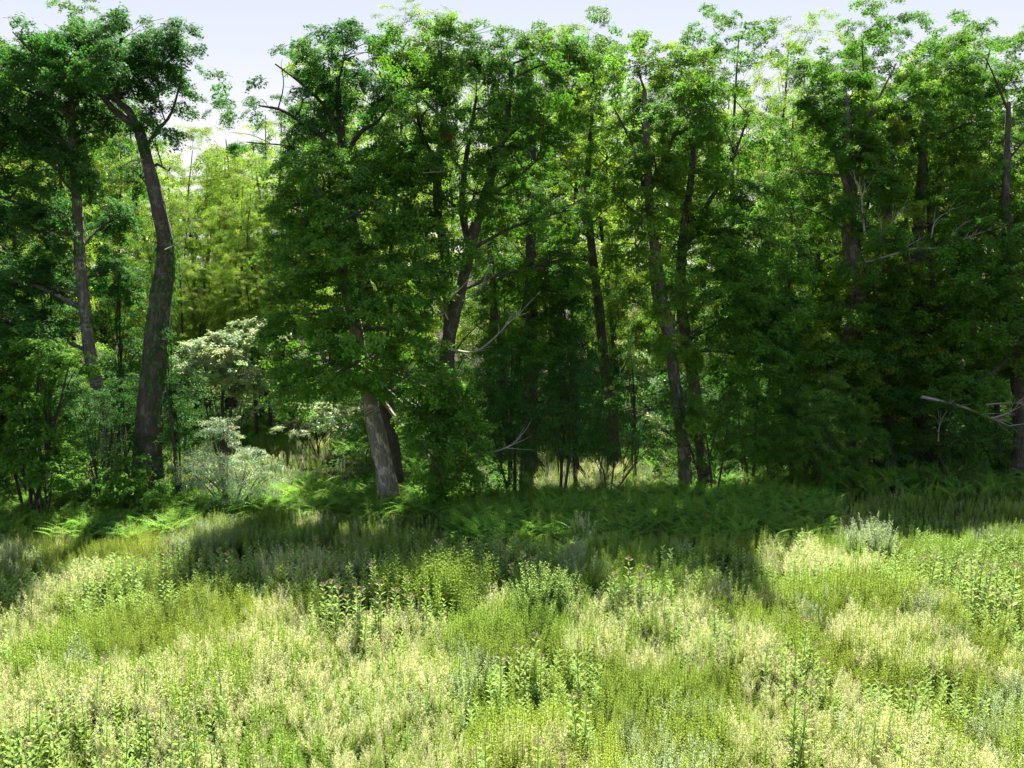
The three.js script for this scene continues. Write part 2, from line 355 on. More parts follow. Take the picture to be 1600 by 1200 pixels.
// ---------------------------------------------------------------- trees along the edge of the wood
tree('maple_tree', 'straight slim grey trunk, leftmost of the two tall trunks at left', {
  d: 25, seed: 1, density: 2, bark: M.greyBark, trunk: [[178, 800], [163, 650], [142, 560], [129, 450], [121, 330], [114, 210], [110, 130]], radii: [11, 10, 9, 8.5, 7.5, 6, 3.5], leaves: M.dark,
  masses: [[60, 120, 80, 45], [130, 90, 70, 40, -0.6], [30, 200, 70, 40], [90, 260, 60, 40, -1], [-20, 300, 80, 50], [40, 360, 70, 40, -0.5], [70, 440, 60, 35, 0.8], [-30, 430, 80, 50], [10, 500, 80, 30, -1], [160, 200, 40, 30, 0.6], [-60, 180, 90, 60], [-70, 90, 80, 45], [20, 50, 90, 44, -3], [-60, 80, 90, 40, -3], [110, 90, 60, 40, -2.8], [-130, 90, 90, 50, -2], [-20, 160, 80, 50, -1.6], [90, 330, 34, 40, 1.2], [70, 200, 50, 40, 0.8], [185, 340, 34, 26, 1.4], [170, 430, 40, 24, 1.6]],
  extra: creeper(0.42, 0.9, 380, 0.25),
});
tree('leaning_tree', 'dark bare trunk bending left to a high fork beneath the sky gap', {
  d: 24.5, seed: 2, trunk: [[234, 810], [232, 690], [240, 570], [252, 465], [259, 390], [244, 310], [226, 235], [214, 195]], radii: [22, 20, 18.5, 16.5, 13, 10.5, 8.5, 7.5],
  forks: [{ pts: [[214, 197], [190, 182], [168, 160], [142, 120], [120, 70]], r: [6, 5, 4, 2] }, { pts: [[215, 200], [200, 172], [184, 158], [176, 120], [190, 60]], r: [6, 5.5, 4, 2] }, { pts: [[226, 232], [245, 205], [266, 180], [284, 120]], r: [3, 2.4, 1.2] }, { pts: [[236, 262], [250, 256], [262, 268], [266, 262]], r: [2.6, 2, 1] }],
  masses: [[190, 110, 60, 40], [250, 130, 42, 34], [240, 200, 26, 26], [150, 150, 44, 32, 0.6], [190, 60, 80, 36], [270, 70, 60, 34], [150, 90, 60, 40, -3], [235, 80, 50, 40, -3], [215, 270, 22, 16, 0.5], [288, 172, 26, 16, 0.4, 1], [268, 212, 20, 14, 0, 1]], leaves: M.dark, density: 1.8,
  dead: [[[[224, 250], [205, 252], [186, 262], [172, 258], [171, 275]], 2.2], [[[258, 390], [285, 376], [300, 360]], 1.6]],
  extra: creeper(0.25, 0.62, 700, 0.3),
});
tree('round_maple', 'big leafy maple with pale speckled leaning trunk, foliage hanging almost to the grass', {
  d: 24.5, seed: 3, bark: M.speckledBark, leaves: M.fresh, trunk: [[613, 815], [601, 735], [582, 645], [562, 545], [541, 450], [517, 355], [492, 285]], radii: [17.5, 15, 13, 11, 9.5, 7, 4], density: 2.1,
  masses: [[500, 262, 85, 32, -0.6], [445, 320, 52, 40, -0.3], [565, 330, 80, 45, -1], [640, 370, 50, 40, -0.6], [430, 410, 45, 44], [520, 405, 80, 45, -1.2], [620, 440, 70, 44, -1.2], [470, 490, 70, 46, -0.8], [570, 510, 84, 46, -1.8], [645, 530, 48, 40, -1.2], [450, 575, 46, 34, -0.4], [540, 575, 76, 32, -1.6], [655, 600, 56, 36, -1.6], [455, 615, 26, 18, -0.6], [695, 620, 48, 36, -1], [670, 665, 44, 34, -1.2], [715, 680, 46, 34, -1.2], [690, 735, 44, 30, -1], [720, 735, 34, 24, -0.6], [500, 335, 60, 40, 0.8], [585, 265, 60, 30, 0.4]],
});
const HI = (...m) => m;
tree('twisted_tree', 'rough forked trunk with bare dead branches, right beside the big leafy maple', {
  d: 25.5, seed: 4, trunk: [[682, 810], [690, 700], [696, 590], [703, 500], [696, 400], [682, 310], [690, 210], [698, 130]], radii: [16, 13.5, 12, 11, 8, 6, 5, 3],
  forks: [{ pts: [[700, 545, -0.1], [716, 470, -0.3], [732, 400, -0.4], [748, 335, -0.5], [766, 280, -0.6], [790, 200, -0.4], [800, 100, 0]], r: [8, 8.5, 8.5, 8, 6.5, 4.5, 3] }, { pts: [[735, 390, -0.4], [722, 330, -0.2], [728, 250, 0], [745, 150, 0]], r: [6, 5, 4, 2] }],
  masses: HI([700, 240, 90, 36, -1.2], [640, 250, 56, 34, -1], [780, 190, 70, 44, -0.8], [870, 170, 60, 40, -0.6], [840, 250, 60, 40, -0.6], [745, 130, 90, 40, 0], [640, 130, 70, 40, 0.8], [690, 330, 34, 26, -1.2], [880, 330, 50, 34, -0.6], [820, 90, 100, 36], [690, 70, 100, 34], [900, 95, 50, 40], [660, 300, 44, 30, -1.4], [620, 60, 80, 40, -3.2], [720, 80, 80, 44, -3.4], [820, 50, 80, 40, -3.2], [900, 110, 60, 44, -3], [800, 300, 50, 44, 0.6], [770, 330, 30, 40, 0.8], [870, 420, 60, 40, 0.8], [650, 180, 60, 34, -1.8], [718, 395, 34, 26, -1.6], [745, 300, 40, 26, -1.5], [675, 420, 30, 34, -1.2], [700, 640, 40, 30, -1.4]), leaves: M.maple,
  dead: [[[[700, 545], [740, 550], [770, 530], [800, 500], [818, 490]], 3.4, -1], [[[738, 705], [765, 707], [790, 700], [806, 690], [815, 678]], 3.2, -1.6], [[[696, 470], [720, 450], [740, 425], [752, 400]], 2.4, -1], [[[700, 500], [688, 470], [690, 440], [702, 420]], 2.2, -1], [[[722, 470], [745, 455], [760, 430], [765, 405]], 2, -1.2], [[[715, 610], [720, 640], [730, 660]], 2.2, -1.8], [[[660, 270], [690, 268], [715, 264]], 1.6, -2.2]],
  extra: (g, base, st, R) => { const L = new Leaves(), c = at(703, 212, 23.6).sub(base); for (let k = 0; k < 60; k++) L.leaf(c.clone().add(V((R() - 0.5) * 0.2, (R() - 0.5) * 0.13, (R() - 0.5) * 0.2)), V(R() - 0.5, -0.6, R() - 0.5).normalize(), V(R() - 0.5, 1, R() - 0.5).normalize(), 0.09, OUT.maple, tone(R)); part('withered_leaves', L.build(), M.rust, g).userData.kind = 'stuff'; },
});
tree('tall_maple', 'tall dark-stemmed maple whose top rises behind the big leafy maple beside the sky gap', {
  d: 26.4, seed: 12, bark: M.darkBark, trunk: [[622, 800], [606, 650], [582, 500], [556, 380], [538, 260], [530, 170], [528, 120]], radii: [13, 12, 11, 10, 8, 5, 3],
  forks: [{ pts: [[536, 260], [505, 215], [470, 190], [440, 172], [405, 165]], r: [4.5, 3.6, 2.6, 1.4] }, { pts: [[534, 220], [510, 170], [470, 130], [430, 100]], r: [3.6, 3, 2, 1.2] }, { pts: [[536, 250], [565, 205], [590, 190], [610, 160]], r: [4, 3.4, 2, 1.2] }],
  masses: [[560, 150, 80, 44, 0.6], [470, 150, 60, 44], [415, 180, 44, 36], [385, 160, 40, 26, 0.2], [400, 225, 30, 20, 0.2], [540, 80, 80, 40], [440, 105, 60, 36, -1], [520, 90, 80, 36, -3.4], [490, 210, 60, 30, 0.4], [600, 220, 50, 34], [370, 120, 36, 26, 0.4], [345, 168, 36, 16, 4, 1], [385, 222, 36, 22, 4, 1], [422, 170, 46, 26, 4, 1]], leaves: M.dark, density: 1.4,
});
tree('slender_tree', 'slim dark stem left of the paired trunks, standing behind the black undergrowth', {
  d: 30, seed: 5, bark: M.darkBark, trunk: [[960, 780], [955, 640], [945, 570], [936, 480], [926, 400], [918, 300], [925, 180]], radii: [10, 9, 8.5, 7.5, 6, 5, 3],
  masses: [[900, 260, 60, 40], [960, 240, 60, 40], [940, 330, 50, 34], [880, 400, 50, 34], [960, 400, 44, 26], [920, 180, 70, 40], [850, 330, 40, 30, 1]], leaves: M.yellow, density: 1.1,
});
tree('dark_upright_tree', 'dark upright trunk in the middle, behind the end of the long dead branch', {
  d: 28.5, seed: 6, bark: M.darkBark, trunk: [[826, 790], [828, 640], [830, 500], [829, 380], [832, 280], [826, 120]], radii: [12, 11, 10, 8.5, 7, 4],
  masses: [[800, 330, 50, 40, 1], [860, 400, 46, 34, 1], [800, 430, 40, 30], [850, 290, 50, 36], [835, 180, 70, 50, 1.4], [880, 470, 40, 26, 1]], leaves: M.maple, density: 1.1,
  dead: [[[[828, 470], [850, 455], [862, 440]], 1.8]],
});
tree('twin_stem_tree', 'grey slender trunk, left one of the close pair right of centre', {
  d: 26.5, seed: 7, bark: M.greyBark, trunk: [[1072, 800], [1067, 690], [1055, 600], [1044, 510], [1030, 430], [1017, 340], [1010, 230], [1007, 140]], radii: [10, 9.5, 9, 9, 8, 7, 6, 3],
  forks: [{ pts: [[1050, 560], [1034, 500], [1022, 460], [1016, 400]], r: [5.5, 4.5, 3] }, { pts: [[1016, 330], [1000, 270], [985, 220], [960, 170]], r: [3.5, 2.6, 1.4] }, { pts: [[1014, 300], [1040, 245], [1060, 200], [1095, 160]], r: [4, 3, 1.6] }],
  masses: [[1000, 190, 60, 40, 0.8], [1060, 170, 70, 50, 0.8], [960, 300, 50, 36], [1010, 270, 60, 30, -0.6], [1050, 330, 60, 36, 0.4], [990, 380, 46, 30, 0.2], [1000, 100, 90, 40, 1], [1090, 110, 80, 40, 0.6], [1080, 260, 60, 40], [1035, 420, 26, 24, -1.2], [1062, 540, 30, 24, -1.2], [1048, 470, 28, 26, -1.2], [1072, 640, 28, 24, -1.4], [1015, 320, 40, 26, -1.4], [1010, 240, 46, 30, -1.4], [960, 100, 70, 40, -3.6], [1040, 60, 70, 46, -3.8], [1100, 110, 60, 40, -3.4], [990, 470, 40, 34, 0.6], [1000, 540, 36, 40, 0.8]], leaves: M.spring, density: 1.6,
});
tree('leaning_slim_tree', 'thin darker trunk, right one of the close pair right of centre', {
  d: 27.2, seed: 8, trunk: [[1104, 800], [1095, 690], [1083, 590], [1070, 520], [1064, 470], [1066, 380], [1080, 280], [1086, 180]], radii: [10, 9.5, 9, 9, 8.5, 7, 5, 3],
  forks: [{ pts: [[1064, 468], [1078, 455], [1090, 446]], r: [3, 2, 1] }, { pts: [[1066, 400], [1100, 330], [1140, 260], [1170, 180]], r: [4, 3, 1.4] }],
  masses: [[1130, 300, 70, 50], [1170, 210, 60, 60, 0.6], [1120, 400, 70, 44, -0.6], [1170, 380, 56, 44, -0.4], [1130, 460, 66, 40, -1], [1190, 480, 60, 40, -0.8], [1120, 540, 56, 40, -1], [1175, 560, 60, 44, -1], [1140, 120, 70, 44, 0.4], [1100, 220, 50, 40, 1], [1150, 90, 60, 46, -4], [1050, 440, 26, 40, 1], [1180, 320, 50, 44, 0.4], [1210, 430, 50, 44, 0.4], [1150, 500, 50, 40, 0.2], [1090, 170, 70, 40, -3], [1160, 200, 50, 40, -3]], leaves: M.maple, density: 1.7,
});
tree('old_maple', 'thick grey trunk right of centre, crooked half way up with a white forked snag', {
  d: 29.4, seed: 9, bark: M.greyBark, trunk: [[1282, 790], [1288, 650], [1301, 590], [1322, 540], [1340, 490], [1336, 430], [1327, 360], [1328, 280], [1324, 200], [1320, 135]], radii: [12, 11, 10, 10.5, 12, 13.5, 12, 10, 6.5, 2],
  forks: [{ pts: [[1326, 300], [1310, 250], [1296, 200], [1285, 140]], r: [5, 3.4, 0.7] }, { pts: [[1328, 260], [1350, 205], [1370, 160], [1400, 100]], r: [5, 3.4, 0.7] }, { pts: [[1340, 470], [1362, 400], [1390, 330], [1395, 230]], r: [6, 5, 4, 2] }, { pts: [[1318, 545], [1332, 545], [1345, 520], [1352, 500]], r: [4, 3.5, 2.5, 1.5] }],
  masses: [[1250, 200, 50, 40, 0.4], [1240, 270, 50, 40, 0.2], [1270, 330, 44, 30, -0.4], [1330, 150, 70, 50, 0.2], [1400, 190, 70, 54, 0.2], [1350, 240, 56, 40, -0.8], [1300, 200, 50, 50, 0], [1460, 180, 70, 60], [1420, 290, 44, 40, 0.5], [1300, 90, 80, 36], [1410, 90, 80, 40], [1395, 375, 46, 18, -2], [1470, 385, 36, 16, -2], [1245, 400, 46, 40, 0.6], [1340, 225, 40, 34, -1.2], [1240, 500, 50, 40, 0.6], [1270, 560, 44, 34, -0.4], [1370, 300, 36, 36, -0.8], [1300, 420, 26, 30, 0.8], [1340, 560, 36, 30, -1], [1380, 440, 36, 40, -0.6], [1230, 560, 50, 36, 0], [1330, 330, 30, 26, -1.2], [1316, 470, 24, 26, 0.6], [1345, 415, 28, 22, -1.6], [1322, 560, 30, 22, -1.4], [1330, 480, 24, 16, -1.6], [1300, 640, 40, 34, -1]], leaves: M.maple, density: 1.3,
  dead: [[[[1352, 370], [1347, 330], [1345, 300], [1336, 284]], 3.2, -1.6], [[[1346, 310], [1351, 296], [1350, 284]], 2, -1.6], [[[1340, 412], [1380, 402], [1430, 388], [1485, 388], [1510, 372], [1545, 360], [1590, 352]], 3.2, -1.8], [[[1484, 388], [1490, 365], [1505, 350], [1520, 345]], 2.2, -1.8], [[[1376, 368], [1392, 350], [1412, 330]], 1.6, -1.8], [[[1378, 364], [1376, 348], [1373, 336]], 1.6, -1.8], [[[1455, 372], [1462, 345], [1490, 325]], 1.6, -1.8], [[[1290, 600], [1282, 590], [1276, 582]], 1.8, -0.8]],
});
tree('dark_trunk_tree', 'dark thick trunk behind the white dead branches at right', {
  d: 30.5, seed: 10, bark: M.darkBark, trunk: [[1440, 780], [1437, 620], [1433, 480], [1432, 400], [1438, 300], [1446, 160]], radii: [11, 10.5, 10, 9, 7, 4],
  masses: [[1500, 250, 60, 50], [1480, 330, 50, 34, 0.6], [1440, 480, 60, 44, -1.6], [1390, 520, 54, 40, -1.6], [1500, 480, 70, 40, -1.2], [1450, 570, 60, 34, -1], [1500, 100, 90, 50], [1560, 180, 70, 60], [1400, 450, 40, 34, -1.4], [1370, 600, 60, 40, -1.4], [1400, 660, 50, 36, -1]], leaves: M.maple, density: 1.3,
});
tree('overhanging_maple', 'maple at right edge with a low bare grey bough under its leaves', {
  d: 28, seed: 11, trunk: [[1590, 790], [1596, 690], [1592, 600], [1580, 480], [1572, 340], [1576, 160]], radii: [13, 12, 11, 9, 7, 3],
  masses: [[1570, 300, 66, 44, -0.6], [1540, 360, 60, 36, -0.6], [1580, 430, 70, 40, -1], [1520, 430, 60, 36, -0.8], [1560, 500, 70, 34, -1], [1600, 220, 70, 60], [1500, 545, 60, 34, -0.4], [1580, 560, 60, 34], [1525, 605, 50, 24, -1.6], [1620, 120, 90, 60], [1540, 90, 70, 44], [1490, 620, 40, 22, -1.2], [1640, 380, 80, 60], [1640, 520, 80, 60]], leaves: M.maple, density: 1.4,
  dead: [[[[1440, 620], [1475, 628], [1505, 636], [1535, 648], [1560, 658], [1578, 666]], 4.2, -1.8], [[[1540, 632], [1570, 630], [1592, 630], [1620, 640]], 2.6, -1.9], [[[1548, 654], [1575, 645], [1600, 632]], 2.2, -1.9], [[[1466, 690], [1468, 665], [1480, 640]], 1.8, -1.6]],
});

// ---------------------------------------------------------------- undergrowth at the edge: each a shrub or sapling of its own
function shrub(name, label, { x, d, masses, leaves = M.dark, geos = BOUGH.loose, seed, density = 1.7, stems = 3, prune = name === 'pole_maple' ? inBeam : undefined, scale = 0.75, bark = M.bark, category = 'shrub', group, top }) {
  const R = rand(seed * 31 + 7), c0 = col(x, d), g = thing(name, c0, label, category, group), boughs = [], tw = [];
  for (let s = 0; s < stems; s++) {
    const f = masses[s % masses.length], e = at(f[0], f[1], d + (f[4] ?? 0)).sub(c0), a = V((R() - 0.5) * 0.3, -0.1, (R() - 0.5) * 0.3), r = 0.018 + 0.008 * e.length();
    part('stem', limbGeometry([a, V().lerpVectors(a, e, 0.5).add(V((R() - 0.5) * 0.3, 0.2, (R() - 0.5) * 0.3)), e], [r, r * 0.7, r * 0.3], 6, 0.2, 0.1, seed + s), bark, g);
  }
  for (const [mx, my, rx, ry, dd = 0] of masses) {
    const c = at(mx, my, d + dd); fillMass(boughs, c, V(px(rx, d), px(ry, d), Math.max(0.45, px(rx, d) * 0.7)), R, density, prune, scale);
    const e = c.clone().sub(c0);
    for (let k = 0; k < 4; k++) { const a = V(e.x * 0.4, e.y * (0.35 + 0.3 * R()), e.z * 0.4), b = e.clone().add(V((R() - 0.5) * px(rx, d) * 1.4, (R() - 0.2) * px(ry, d), (R() - 0.5) * px(rx, d))); tw.push(limbGeometry([a, V().lerpVectors(a, b, 0.55).add(V(0, 0.1, 0)), b], [0.014, 0.01, 0.004], 4, 0.3, 0.1, k)); }
  }
  const t = part('twigs', mergeGeometries(tw), bark, g); t.userData.kind = 'stuff';
  crownParts('foliage', boughs, geos, leaves, g, c0);
  return g;
}
shrub('maple_sapling', 'broad green maple sapling at left edge, its spreading tier of leaves pale at the tip', { x: 30, d: 22.6, seed: 1, stems: 4, leaves: M.maple, geos: BOUGH.big, masses: [[30, 590, 60, 40], [110, 562, 46, 16, -0.4], [-30, 620, 60, 60], [60, 545, 50, 20], [20, 640, 44, 30, -0.6], [-60, 540, 60, 50]], density: 1.6, category: 'sapling' });
shrub('maple_sapling', 'low rounded maple sapling at left edge, hanging over the dark ferns', { x: 50, d: 22, seed: 2, stems: 3, leaves: M.maple, geos: BOUGH.big, masses: [[50, 700, 54, 36], [0, 690, 50, 40], [80, 735, 36, 20, -0.3], [-50, 720, 60, 60]], category: 'sapling' });
shrub('shady_shrub', 'dark tangled shrub between the left sapling and the leaning trunk', { x: 150, d: 23.4, seed: 3, stems: 4, geos: BOUGH.loose, masses: [[130, 640, 50, 40], [180, 620, 40, 40, 0.8], [140, 715, 56, 44], [190, 690, 36, 50, 0.6], [110, 760, 60, 26], [235, 640, 30, 60, 1.4]] });
shrub('leafy_bush', 'small broad-leaved bush at the foot of the leaning trunk', { x: 205, d: 22.4, seed: 4, stems: 3, leaves: M.maple, geos: BOUGH.big, masses: [[200, 735, 32, 26], [228, 765, 34, 22, -0.2], [180, 772, 26, 16]], scale: 0.6 });
shrub('creeper_shrub', 'dark vine-hung shrub right of the leaning trunk base', { x: 270, d: 24.2, seed: 5, stems: 3, masses: [[275, 640, 26, 50], [270, 720, 40, 40], [255, 560, 18, 50, -0.2], [300, 600, 22, 30, 1.5]], geos: BOUGH.loose });
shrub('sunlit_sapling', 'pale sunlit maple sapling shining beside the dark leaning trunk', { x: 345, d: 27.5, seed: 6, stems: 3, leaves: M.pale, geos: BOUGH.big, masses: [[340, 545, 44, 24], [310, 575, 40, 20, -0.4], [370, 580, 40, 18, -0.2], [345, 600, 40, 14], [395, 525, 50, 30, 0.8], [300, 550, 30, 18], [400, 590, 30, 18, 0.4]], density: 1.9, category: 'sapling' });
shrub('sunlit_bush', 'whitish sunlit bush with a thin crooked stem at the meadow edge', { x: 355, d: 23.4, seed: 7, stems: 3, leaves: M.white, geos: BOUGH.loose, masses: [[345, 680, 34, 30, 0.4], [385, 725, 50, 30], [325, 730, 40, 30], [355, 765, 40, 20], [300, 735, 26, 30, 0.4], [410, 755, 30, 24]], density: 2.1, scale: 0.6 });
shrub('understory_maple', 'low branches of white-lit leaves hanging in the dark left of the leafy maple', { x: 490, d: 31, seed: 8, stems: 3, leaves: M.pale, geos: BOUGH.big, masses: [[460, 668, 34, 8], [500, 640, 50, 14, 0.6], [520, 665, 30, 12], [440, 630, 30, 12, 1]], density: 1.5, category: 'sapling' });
shrub('dark_shrub', 'tall black-green shrub mass right of the twisted trunk', { x: 800, d: 25.4, seed: 9, stems: 4, masses: [[790, 580, 50, 50], [800, 660, 60, 50, -0.3], [760, 640, 40, 50], [780, 735, 56, 34, -0.2], [840, 610, 50, 46, 0.3]], density: 1.9 });
shrub('dark_shrub', 'rounded dark shrub in the middle, left of the gap that shows the bright clearing', { x: 880, d: 25.2, seed: 10, stems: 4, masses: [[890, 595, 46, 50], [865, 660, 50, 40, -0.4], [925, 635, 34, 46, 0.2], [900, 560, 36, 30, 0.6], [810, 690, 36, 34]], density: 1.9 });
shrub('dark_shrub', 'low dark shrub overhanging the bright clearing', { x: 950, d: 25.8, seed: 11, stems: 3, masses: [[960, 688, 50, 24], [925, 702, 36, 14, -0.3], [1010, 706, 36, 22], [865, 706, 30, 12, -0.2], [1015, 670, 36, 28, 0.5]] });
shrub('leafy_sapling', 'green sapling in front of the foot of the paired trunks', { x: 1120, d: 25.8, seed: 12, stems: 3, leaves: M.maple, geos: BOUGH.fine, masses: [[1060, 625, 36, 30], [1100, 660, 40, 34, -0.3], [1140, 640, 44, 34], [1170, 690, 40, 34], [1120, 710, 34, 24], [1040, 660, 24, 24]], scale: 0.8, category: 'sapling' });
shrub('pole_maple', 'young dark maple filling the wall of leaves right of the twisted trunk', { x: 800, d: 27, seed: 21, stems: 3, leaves: M.maple, geos: BOUGH.maple, masses: [[775, 470, 44, 40], [800, 540, 50, 40, -0.4], [770, 400, 36, 36, 0.4], [840, 530, 40, 36], [855, 460, 36, 34, 0.4]], category: 'young tree', scale: 0.9 });
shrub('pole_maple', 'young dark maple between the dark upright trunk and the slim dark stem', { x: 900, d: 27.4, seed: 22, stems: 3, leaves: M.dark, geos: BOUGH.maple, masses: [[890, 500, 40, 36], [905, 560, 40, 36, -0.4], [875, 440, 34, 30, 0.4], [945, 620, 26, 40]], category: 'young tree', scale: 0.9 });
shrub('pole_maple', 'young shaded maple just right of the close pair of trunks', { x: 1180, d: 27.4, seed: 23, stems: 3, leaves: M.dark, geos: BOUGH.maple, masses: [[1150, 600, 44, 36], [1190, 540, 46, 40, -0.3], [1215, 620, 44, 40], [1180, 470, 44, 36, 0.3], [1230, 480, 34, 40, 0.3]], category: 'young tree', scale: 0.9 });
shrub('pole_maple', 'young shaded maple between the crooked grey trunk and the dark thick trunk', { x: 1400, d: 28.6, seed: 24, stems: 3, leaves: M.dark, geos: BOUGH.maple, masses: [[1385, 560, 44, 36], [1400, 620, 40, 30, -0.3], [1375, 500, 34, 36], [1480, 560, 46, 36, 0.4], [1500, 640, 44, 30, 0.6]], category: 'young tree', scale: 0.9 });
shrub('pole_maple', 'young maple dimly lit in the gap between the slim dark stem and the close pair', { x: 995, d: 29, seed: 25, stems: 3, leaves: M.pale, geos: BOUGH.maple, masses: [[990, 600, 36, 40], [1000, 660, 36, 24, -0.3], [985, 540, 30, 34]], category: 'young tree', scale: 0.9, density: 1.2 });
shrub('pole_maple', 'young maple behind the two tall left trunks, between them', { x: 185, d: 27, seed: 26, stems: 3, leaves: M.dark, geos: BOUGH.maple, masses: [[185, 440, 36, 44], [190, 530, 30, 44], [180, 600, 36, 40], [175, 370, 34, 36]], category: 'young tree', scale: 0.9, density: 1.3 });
shrub('pole_maple', 'young maple at left edge behind the sapling tiers', { x: 60, d: 26.5, seed: 27, stems: 3, leaves: M.dark, geos: BOUGH.maple, masses: [[50, 500, 60, 40], [80, 420, 44, 40], [20, 440, 60, 44], [90, 620, 50, 40], [-20, 560, 60, 50]], category: 'young tree', scale: 0.9 });
shrub('broad_shrub', 'big rounded dark shrub below the crooked grey trunk', { x: 1260, d: 26.3, seed: 13, stems: 5, masses: [[1240, 650, 60, 44], [1310, 630, 56, 40, 0.3], [1270, 690, 60, 40, -0.5], [1340, 680, 46, 36], [1210, 700, 40, 36], [1300, 725, 60, 24, -0.4]], leaves: M.maple, geos: BOUGH.fine, density: 1.9 });
shrub('broad_shrub', 'dim shrub at right under the low grey bough, full of light specks', { x: 1400, d: 28.5, seed: 14, stems: 4, masses: [[1390, 690, 50, 30], [1440, 700, 46, 26, 0.5], [1370, 720, 44, 20]], density: 1, geos: BOUGH.loose });
shrub('shadow_shrub', 'black shrub in deep shadow at the lower right edge of the wood', { x: 1530, d: 29.5, seed: 15, stems: 5, masses: [[1480, 690, 50, 34], [1540, 710, 60, 30], [1600, 700, 60, 40], [1550, 660, 60, 34, 1.2]], density: 1.6 });

// ---------------------------------------------------------------- trees standing back in the wood: one of each kind, then copies
function woodTree(name, seed, H, leaves, geos, label, group, category = 'tree', low = 0.14, wide = 2.4, density = 0.62) {
  const R = rand(seed * 131), base = V(0, 0, 0), g = thing(name, base, label, category, group), boughs = [], limbs = [];
  const pts = [0, 0.2, 0.4, 0.6, 0.8, 1].map((t) => V((R() - 0.5) * 0.7 * t * 1.5, H * t * 0.97 - (t ? 0 : 0.3), (R() - 0.5) * 0.7 * t)), r0 = 0.0085 * H;
  part('trunk', limbGeometry(pts, [r0 * 1.25, r0, r0 * 0.85, r0 * 0.65, r0 * 0.4, r0 * 0.12], 8, 0.4, 0.12, seed), seed % 2 ? M.darkBark : M.bark, g);
  const cv = new THREE.CatmullRomCurve3(pts, false, 'centripetal'), n = Math.round(H * 1.1);
  for (let k = 0; k < n; k++) {
    const t = low + (1 - low) * (k + R()) / n, s = cv.getPoint(Math.max(0.05, t - 0.08)), a = k * 2.4 + R(), q = wide * (1.15 - 0.75 * t) * (0.5 + 0.6 * R());
    const c = V(s.x + Math.cos(a) * q, H * t, s.z + Math.sin(a) * q), r = V(1 + 0.7 * R(), 0.6 + 0.4 * R(), 1 + 0.7 * R());
    fillMass(boughs, c, r, R, density, null, 1.05);
    const l = limbGeometry([s, V().lerpVectors(s, c, 0.5).add(V(0, 0.1, 0)), c], [r0 * 0.4 * (1.1 - t), r0 * 0.25 * (1.1 - t), 0.01], 5, 0.4, 0.1, k);
    if (H > 8) part('limb', l, M.darkBark, g); else limbs.push(l);
  }
  if (limbs.length) part('stem', mergeGeometries(limbs), M.darkBark, g);
  crownParts('crown', boughs, geos, leaves, g);
  return g;
}
const WOOD = 'slender trees standing back in the wood', SAP = 'saplings under the trees in the wood';
function scatter(proto, places) {
  places.forEach(([x, d, s, turn], i) => {
    const o = i ? proto.clone() : proto;
    if (i) { o.name = numbered(proto.name); o.userData = { ...proto.userData }; scene.add(o); }
    o.position.copy(onGround(x, d)); o.rotation.set(0.09 * Math.sin(i * 5.1), turn, 0.09 * Math.sin(i * 3.7 + 1)); o.scale.set(1, 1, 1).multiplyScalar(s);
  });
}
